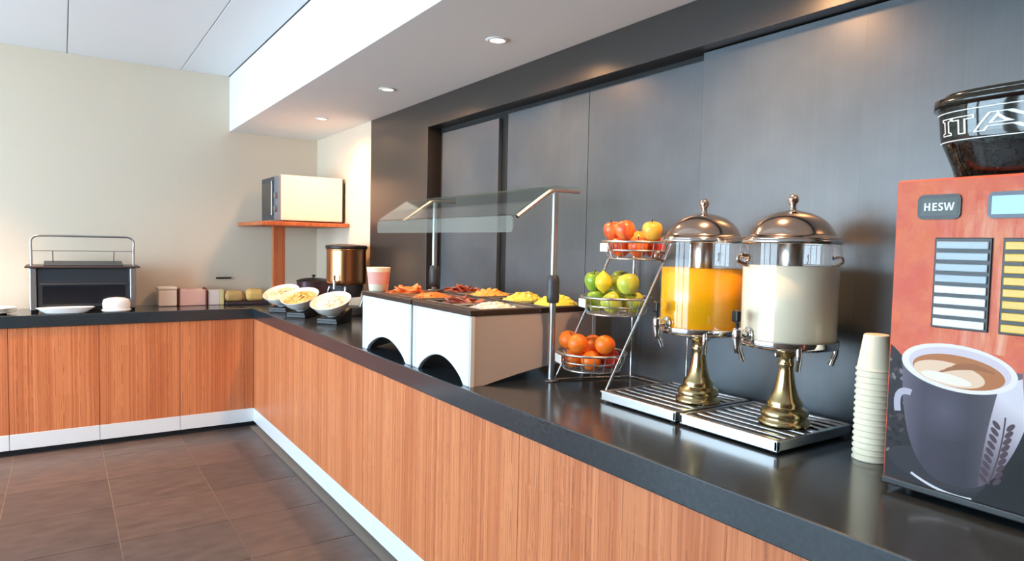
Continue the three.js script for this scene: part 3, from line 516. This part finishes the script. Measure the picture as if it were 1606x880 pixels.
// bean hopper: tapered rounded-rectangle loft
{
  const t = thing('bean_hopper', 'smoked clear bean hopper with white lettering on the coffee machine', 'hopper', [0.50, T + MH + 0.001, 4.80], -Math.PI / 2);
  const sup = (a, hw, hd) => { const c = Math.cos(a), s = Math.sin(a), n = 2 / 3.2; return [hw * Math.sign(c) * Math.pow(Math.abs(c), n), hd * Math.sign(s) * Math.pow(Math.abs(s), n)]; };
  const prof = [[0, 0.150, 0.115], [0.03, 0.158, 0.122], [0.06, 0.170, 0.130], [0.09, 0.182, 0.138], [0.155, 0.188, 0.142]];
  const at = (y) => { let i = 0; while (i < prof.length - 2 && prof[i + 1][0] < y) i++; const [a, b] = [prof[i], prof[i + 1]], u = Math.min(1, (y - a[0]) / (b[0] - a[0])); return [a[1] + (b[1] - a[1]) * u, a[2] + (b[2] - a[2]) * u]; };
  function loft(y0, y1, ny, a0, a1, na, off, cap) {
    const pos = [], uv = [], idx = [];
    for (let j = 0; j <= ny; j++) for (let i = 0; i <= na; i++) { const y = y0 + (y1 - y0) * j / ny, [hw, hd] = at(y), a = a0 + (a1 - a0) * i / na, [x, z] = sup(a, hw + off, hd + off); pos.push(x, y, z); uv.push(1 - i / na, j / ny); }
    for (let j = 0; j < ny; j++) for (let i = 0; i < na; i++) { const p = j * (na + 1) + i; idx.push(p, p + na + 1, p + 1, p + 1, p + na + 1, p + na + 2); }
    for (const [row, y] of cap ? [[0, y0], [ny, y1]] : []) { const c = pos.length / 3; pos.push(0, y, 0); uv.push(0.5, 0.5); for (let i = 0; i < na; i++) { const p = row * (na + 1) + i; row ? idx.push(p, c, p + 1) : idx.push(p, p + 1, c); } }
    const g = new THREE.BufferGeometry(); g.setAttribute('position', new THREE.Float32BufferAttribute(pos, 3)); g.setAttribute('uv', new THREE.Float32BufferAttribute(uv, 2)); g.setIndex(idx); g.computeVertexNormals(); return g;
  }
  part('hopper_shell', loft(0, 0.155, 16, 0, Math.PI * 2, 96, 0, false), M.smoke, t, 'smoked clear plastic shell');
  part('hopper_base', loft(0.0, 0.006, 1, 0, Math.PI * 2, 96, 0.004, true), M.black, t);
  const lidG = [loft(0.155, 0.174, 2, 0, Math.PI * 2, 96, 0.008, true), loft(0.174, 0.186, 2, 0, Math.PI * 2, 96, -0.01, true)];
  part('hopper_lid', lidG, phy(0x1d2322, 0.18, { clearcoat: 0.5 }), t, 'dark lid');
  const fillG = loft(0.006, 0.072, 8, 0, Math.PI * 2, 96, -0.012, true);
  part('bean_fill', fillG, std(0x3a2016, 0.6), t);
  const bean = new THREE.SphereGeometry(1, 8, 6).scale(0.0062, 0.0042, 0.0048), im = new THREE.InstancedMesh(bean, phy(0xffffff, 0.35), 900), m4 = new THREE.Matrix4(), q = new THREE.Quaternion(), e = new THREE.Euler();
  for (let i = 0; i < 900; i++) {
    const top = i < 250, y = top ? 0.073 + 0.006 * rnd() : 0.01 + 0.068 * rnd(), a = rnd() * 6.2832, [hw, hd] = at(y), k = top ? Math.sqrt(rnd()) : 1, [x, z] = sup(a, (hw - 0.0105) * k, (hd - 0.0105) * k);
    e.set(rnd() * 3, rnd() * 3, rnd() * 3); m4.compose(V(x, y, z), q.setFromEuler(e), V(1, 1, 1)); im.setMatrixAt(i, m4);
    im.setColorAt(i, new THREE.Color([0x4a2a1a, 0x5d3320, 0x3a2015, 0x6e3f26][i % 4]));
  }
  im.name = 'coffee_beans'; im.userData.kind = 'stuff'; im.castShadow = im.receiveShadow = true; t.add(im);
  const mask = document.createElement('canvas'); mask.width = 512; mask.height = 256;
  const c = mask.getContext('2d'); c.fillStyle = '#000'; c.fillRect(0, 0, 512, 256); c.fillStyle = c.strokeStyle = '#fff'; c.lineWidth = 8; c.font = 'bold 190px sans-serif'; c.textAlign = 'center'; c.textBaseline = 'middle'; c.strokeText('ITA', 256, 132, 470); c.fillRect(8, 6, 496, 8); c.fillRect(8, 242, 496, 8);
  part('lettering', loft(0.080, 0.146, 8, Math.PI * 0.36, Math.PI * 0.87, 40, 0.0012, false), std(0xf2f2f0, 0.4, { alphaMap: new THREE.CanvasTexture(mask), transparent: true, side: THREE.DoubleSide }), t, 'white outlined lettering');
}

// ---------------------------------------------------------------- far corner: shelf, microwave, urn, pot, bowls
{
  const s = thing('wall_shelf', 'wooden corner shelf on a square post carrying the microwave', 'shelf', [0.33, T, -0.1]);
  part('shelf_board', box(-0.335, 0.320, 0.632, 0.662, -0.41, 0.40, 0.004), M.woodPlain, s);
  part('post', box(-0.155, -0.065, 0.0005, 0.632, -0.03, 0.02, 0.003), M.woodPlain, s);
  const m = thing('microwave_oven', 'white microwave oven with grey door on the wooden shelf', 'microwave', [0.40, T + 0.662, -0.06], -Math.PI / 2);   // door faces the aisle
  part('case', box(-0.245, 0.265, 0.012, 0.352, -0.23, 0.245, 0.006), std(0xe8ded4, 0.4), m);
  const d = part('door', box(-0.243, 0.130, 0.018, 0.346, 0.2452, 0.262, 0.004), M.darkGrey, m, 'dark grey glazed door');
  part('door_window', box(-0.205, 0.095, 0.06, 0.305, 0.2622, 0.2635, 0.0005), phy(0x1a1d20, 0.1), d);
  part('handle', box(0.108, 0.122, 0.05, 0.315, 0.2625, 0.279, 0.004), M.brushed, d);
  part('control_panel', box(0.132, 0.263, 0.018, 0.346, 0.2452, 0.260, 0.003), std(0x77777a, 0.4), m);
  for (const y of [0.10, 0.2]) part('dial', new THREE.CylinderGeometry(0.024, 0.026, 0.016, 24).rotateX(Math.PI / 2).translate(0.197, y, 0.2685), M.brushed, m);
  for (const [a, b] of [[-0.2, -0.19], [0.22, -0.19], [-0.2, 0.2], [0.22, 0.2]]) part('foot', new THREE.CylinderGeometry(0.014, 0.014, 0.012, 12).translate(a, 0.006, b), M.black, m);
  part('rear_grille', box(-0.243, 0.267, 0.02, 0.345, -0.238, -0.229, 0.002), M.black, m, 'black rear vent');

  const u = thing('coffee_urn', 'copper coffee urn with dark lid in the far corner', 'urn', [0.485, T, 0.70]);
  part('drum', lathe([[0.0005, 0.215], [0.118, 0.215], [0.132, 0.222], [0.137, 0.232], [0.138, 0.25], [0.138, 0.46], [0.142, 0.464], [0.142, 0.472], [0.136, 0.474]], 48), M.copper, u);
  part('lid', lathe([[0.143, 0.472], [0.147, 0.478], [0.147, 0.492], [0.138, 0.499], [0.05, 0.506], [0.0005, 0.507]], 48), M.black, u, 'dark flat lid');
  part('base_heater', lathe([[0.0005, 0.0006], [0.125, 0.0006], [0.13, 0.008], [0.13, 0.05], [0.118, 0.058], [0.0005, 0.058]], 40), M.darkGrey, u);
  part('skirt', lathe([[0.10, 0.130], [0.122, 0.215]], 40), M.darkGrey, u);
  for (let k = 0; k < 4; k++) { const a = k * Math.PI / 2 + 0.4; part('leg', tube([V(0.11 * Math.cos(a), 0.215, 0.11 * Math.sin(a)), V(0.125 * Math.cos(a), 0.15, 0.125 * Math.sin(a)), V(0.10 * Math.cos(a), 0.056, 0.10 * Math.sin(a))], 0.009, 14, false, 8), M.steel, u); }
  const tp = part('tap', [rod(V(-0.10, 0.24, 0.10), V(-0.135, 0.235, 0.135), 0.011, 12), rod(V(-0.132, 0.255, 0.132), V(-0.132, 0.195, 0.132), 0.010, 12)], M.chrome, u);
  part('tap_lever', rod(V(-0.132, 0.255, 0.132), V(-0.132, 0.290, 0.132), 0.006), M.black, tp);

  const p = thing('soup_pot', 'dark purple brown pot with handles behind the cereal bowls', 'pot', [0.45, T, 0.06]);
  part('pot_body', lathe([[0.0005, 0.0006], [0.115, 0.0006], [0.125, 0.008], [0.128, 0.20], [0.133, 0.203], [0.130, 0.206], [0.0005, 0.206]], 40), std(0x4a3138, 0.3, { metalness: 0.3 }), p);
  part('pot_lid', lathe([[0.132, 0.206], [0.132, 0.211], [0.10, 0.224], [0.05, 0.231], [0.0005, 0.233]], 40), M.black, p, 'black lid');
  part('lid_knob', lathe([[0.006, 0.231], [0.006, 0.24], [0.016, 0.246], [0.014, 0.255], [0.0005, 0.258]], 20), M.black, p);
  for (const s2 of [-1, 1]) part('handle', tube([V(s2 * 0.128, 0.165, -0.03), V(s2 * 0.155, 0.168, -0.025), V(s2 * 0.155, 0.168, 0.025), V(s2 * 0.128, 0.165, 0.03)], 0.006, 20, false, 8), M.black, p);

  // tilted serving bowls with cereal on black wedge stands
  const bowlG = lathe([[0.0005, 0], [0.045, 0], [0.05, 0.004], [0.10, 0.045], [0.128, 0.092], [0.132, 0.096], [0.128, 0.098], [0.095, 0.052], [0.045, 0.012], [0.0005, 0.010]], 44);
  const spots = [[0.155, 0.32, 'flakes', [0xefe2b6, 0xe8d79f, 0xf4ecd0], 'pale oat flakes in the tilted bowl nearest the corner'], [0.178, 0.70, 'flakes', [0xe6c172, 0xdcb15c, 0xeed596], 'golden corn flakes in the middle tilted bowl'], [0.25, 1.13, 'flakes', [0xf3ead8, 0xeee0c4, 0xf6f0e4], 'whitish flakes in the tilted bowl nearest the buffet unit']];
  spots.forEach(([x, z, , cols, label], k) => {
    const st = thing('bowl_stand', 'black wedge stand under the ' + ['tilted bowl nearest the corner', 'middle tilted bowl', 'tilted bowl nearest the buffet unit'][k], 'stand', [x, T, z], 0.7, 'bowl stands');
    const w = extrude([[-0.09, 0.0025], [0.10, 0.0025], [0.10, 0.085], [0.085, 0.093], [-0.085, 0.02]], 0.14, 0.002); w.translate(0, 0, -0.07); part('wedge', w, M.black, st);
    part('ridge', box(-0.092, -0.078, 0.018, 0.034, -0.07, 0.07, 0.003), M.black, st);
    const tilt = 0.40, ry = 0.7;
    const b = thing('cereal_bowl', 'white bowl tilted to the aisle, ' + ['nearest the corner', 'in the middle of three', 'nearest the buffet unit'][k], 'bowl', [x - 0.005 * Math.cos(ry), T + 0.058, z], ry, 'tilted cereal bowls');
    b.rotation.set(0, ry, tilt, 'YXZ');
    part('bowl_body', bowlG, M.porcelain, b); part('foot_ring', ring(0.046, 0.003, 0.0015, 30), M.porcelain, b);
    const f = heap('cereal', 'slice', cols, 0, 0, 0, 0.092, 0.092, 0.035, 6, label);
    f.geometry = mergeGeometries((() => { const o = []; for (let i = 0; i < 160; i++) { const a = rnd() * 6.283, qq = Math.sqrt(rnd()), g = plain(new THREE.CylinderGeometry(0.011, 0.012, 0.002, 7)); g.rotateX((rnd() - 0.5) * 1.4); g.rotateZ((rnd() - 0.5) * 1.4); g.translate(qq * 0.098 * Math.cos(a), 0.072 + 0.030 * (1 - qq * qq) + 0.006 * rnd(), qq * 0.098 * Math.sin(a)); const cc = new THREE.Color(cols[i % 3]), arr = new Float32Array(g.attributes.position.count * 3); for (let j = 0; j < arr.length; j += 3) { arr[j] = cc.r; arr[j + 1] = cc.g; arr[j + 2] = cc.b; } g.setAttribute('color', new THREE.BufferAttribute(arr, 3)); o.push(g); }
      const core = plain(lathe([[0.0005, 0.012], [0.044, 0.014], [0.093, 0.055], [0.112, 0.074], [0.06, 0.094], [0.0005, 0.102]], 28)), cc = new THREE.Color(cols[0]), arr = new Float32Array(core.attributes.position.count * 3); for (let j = 0; j < arr.length; j += 3) { arr[j] = cc.r; arr[j + 1] = cc.g; arr[j + 2] = cc.b; } core.setAttribute('color', new THREE.BufferAttribute(arr, 3)); o.push(core); return o; })());
    f.position.copy(b.position); f.rotation.copy(b.rotation); f.userData.group = 'cereal in the bowls';
  });
}

// ---------------------------------------------------------------- back counter: toaster, plates, boxes, bread
{
  const t = thing('toaster', 'dark conveyor toaster with wire rack on the back counter', 'toaster', [-1.08, T, -0.27]);
  part('body', box(-0.27, 0.27, 0.03, 0.305, -0.17, 0.15, 0.012), phy(0x33373c, 0.35), t);
  part('top_plate', box(-0.335, 0.335, 0.305, 0.318, -0.19, 0.175, 0.004), std(0x4a3a36, 0.4), t);
  for (const s of [-1, 1]) { part('side_panel', box(s > 0 ? 0.271 : -0.31, s > 0 ? 0.31 : -0.271, 0.02, 0.304, -0.18, 0.165, 0.008), M.brushed, t); part('foot', box(s > 0 ? 0.265 : -0.305, s > 0 ? 0.305 : -0.265, 0, 0.02, -0.15, 0.13, 0.004), M.black, t); }
  part('front_opening', box(-0.24, 0.24, 0.06, 0.18, 0.1505, 0.154, 0.001), phy(0x1b1d22, 0.25), t);
  part('front_lip', box(-0.25, 0.25, 0.19, 0.20, 0.15, 0.172, 0.003), M.darkGrey, t);
  part('wire_loop', tube([V(-0.30, 0.318, 0.09), V(-0.30, 0.42, 0.09), V(-0.30, 0.49, 0.09), V(-0.275, 0.517, 0.09), V(-0.22, 0.522, 0.09), V(0, 0.522, 0.09), V(0.22, 0.522, 0.09), V(0.275, 0.517, 0.09), V(0.30, 0.49, 0.09), V(0.30, 0.42, 0.09), V(0.30, 0.318, 0.09)], 0.0075, 90, false, 8), M.brushed, t);
  for (const x of [-0.18, 0.18]) part('wire_support', rod(V(x, 0.318, 0.02), V(x, 0.42, 0.09), 0.003), M.brushed, t);
  part('loop_bar', rod(V(-0.30, 0.42, 0.09), V(0.30, 0.42, 0.09), 0.003), M.brushed, t);
  part('chute', extrude([[-0.05, 0], [0.10, 0.0], [0.10, 0.006], [-0.05, 0.03]], 0.46, 0.001).rotateY(-Math.PI / 2).translate(0.23, 0.318, 0.05), M.darkGrey, t);

  const plateG = lathe([[0.0005, 0.0006], [0.07, 0.0006], [0.075, 0.004], [0.125, 0.016], [0.127, 0.019], [0.124, 0.02], [0.074, 0.008], [0.0005, 0.007]], 44);
  for (let k = 0; k < 4; k++) { const o = single('dinner_plate', plateG, M.porcelain, ['lowest', 'second lowest', 'second highest', 'top'][k] + ' white plate of the stack left of the toaster', 'plate', [-1.585, T + 0.0085 * k, -0.16], 'stacked plates'); o.scale.set(1, 1, 1); }
  const pl = thing('oval_platter', 'long white oval platter in front of the toaster', 'platter', [-1.19, T, -0.06 + 0.0]);
  part('platter_body', lathe([[0.0005, 0.0006], [0.11, 0.0006], [0.12, 0.006], [0.165, 0.038], [0.167, 0.042], [0.162, 0.043], [0.115, 0.012], [0.0005, 0.010]], 48).scale(1, 1, 0.33), M.porcelain, pl);
  part('lining_paper', lathe([[0.0005, 0.0125], [0.11, 0.0125], [0.15, 0.036]], 40).scale(1, 1, 0.30), std(0xf4f0dc, 0.8), pl);
  const bw = thing('covered_dish', 'white covered butter dish at the right foot of the toaster', 'dish', [-0.895, T, -0.06]);
  part('dish_base', lathe([[0.0005, 0.0006], [0.08, 0.0006], [0.09, 0.012], [0.092, 0.02], [0.0005, 0.02]], 40).scale(1, 1, 0.55), M.porcelain, bw);
  part('dish_cover', lathe([[0.083, 0.02], [0.086, 0.06], [0.078, 0.088], [0.05, 0.10], [0.0005, 0.104]], 40).scale(1, 1, 0.55), M.porcelain, bw);

  const c1 = thing('cream_canister', 'pale cream square canister right of the toaster', 'canister', [-0.54, T, -0.41]);
  part('canister_body', box(-0.065, 0.065, 0.0006, 0.125, -0.06, 0.06, 0.01), std(0xfae6d6, 0.5), c1); part('canister_lid', box(-0.067, 0.067, 0.125, 0.148, -0.062, 0.062, 0.008), std(0xf3e4d4, 0.5), c1);
  const c2 = thing('pink_crate', 'dusty pink crate with dark end handles on the back counter', 'crate', [-0.365, T, -0.41]);
  part('crate_front', box(-0.09, 0.09, 0.003, 0.125, 0.058, 0.066, 0.003), std(0xe8b9ac, 0.6), c2); part('crate_back', box(-0.09, 0.09, 0.003, 0.125, -0.066, -0.058, 0.003), std(0xe8b9ac, 0.6), c2); part('crate_floor', box(-0.09, 0.09, 0.0006, 0.008, -0.058, 0.058, 0.001), std(0xd8a79b, 0.7), c2);
  for (const s of [-1, 1]) part('end_board', box(s > 0 ? 0.09 : -0.1, s > 0 ? 0.1 : -0.09, 0.0006, 0.138, -0.066, 0.066, 0.003), std(0x8a4c42, 0.6), c2, 'dark end board');
  for (let k = 0; k < 3; k++) single('tea_packet', box(-0.024, 0.024, 0, 0.115, -0.045, 0.045, 0.004), std([0xe3bdae, 0xd9a99a, 0xead0c0][k], 0.6), ['pale', 'rosy', 'cream'][k] + ' tea packet standing in the pink crate', 'packet', [-0.42 + 0.055 * k, T + 0.009, -0.41], 'tea packets');
  const c3 = thing('cream_box', 'cream carton with yellow end between crate and bread', 'carton', [-0.195, T, -0.41]);
  part('carton_body', box(-0.058, 0.025, 0.0006, 0.118, -0.05, 0.05, 0.004), std(0xfbe4d8, 0.6), c3); part('carton_end', box(0.0255, 0.058, 0.0006, 0.118, -0.05, 0.05, 0.004), std(0xeedc9c, 0.6), c3);
  const loaf = (w, h, d, k) => { const g = new RoundedBoxGeometry(w, h, d, 6, h * 0.42), p = g.attributes.position; for (let i = 0; i < p.count; i++) { const x = p.getX(i), y = p.getY(i), z = p.getZ(i); const s = 1 + 0.06 * noise.noise(x * 20 + k, y * 20, z * 20) + (y > 0 ? 0.06 * Math.abs(Math.sin(x * 45)) : 0); p.setXYZ(i, x, y * s, z * s); } g.computeVertexNormals(); g.computeBoundingBox(); g.translate(0, -g.boundingBox.min.y, 0); return g; };
  const crust = (a, b, k) => std(0xffffff, 0.7, { map: texture(128, 64, (u, v) => mixc(a, b, 0.5 + fbm(u * 6 + k, v * 6, k, 4))) });
  const bd = thing('bread_board', 'dark wooden board under the two loaves', 'board', [0.02, T, -0.40]);
  part('board_slab', box(-0.15, 0.17, 0.0006, 0.022, -0.09, 0.09, 0.006), std(0x4a3a3e, 0.6), bd); part('board_grip', box(0.17, 0.205, 0.004, 0.02, -0.025, 0.025, 0.006), std(0x3c2f30, 0.6), bd);
  single('bread_loaf', loaf(0.155, 0.085, 0.10, 1), crust([206, 158, 92], [230, 188, 124], 2), 'tan crusted bread loaf beside the cream carton', 'bread', [-0.055, T + 0.0222, -0.40], 'bread loaves');
  single('bread_loaf', loaf(0.150, 0.098, 0.11, 5), crust([238, 182, 92], [250, 214, 140], 7), 'golden bread loaf beside the wooden post', 'bread', [0.105, T + 0.0222, -0.39], 'bread loaves');
  const hk = thing('wall_rail', 'short black rail on the cream wall above the carton', 'rail', [-0.113, 1.128, ZB]);
  part('rail_bar', rod(V(-0.058, 0, 0.018), V(0.058, 0, 0.018), 0.007), M.black, hk); for (const x of [-0.04, 0.04]) part('rail_bracket', rod(V(x, 0, 0.0005), V(x, 0, 0.018), 0.005), M.black, hk);
}

scene.traverse((o) => { if (o.isMesh) { o.castShadow = true; o.receiveShadow = true; } });
renderer.render(scene, camera);
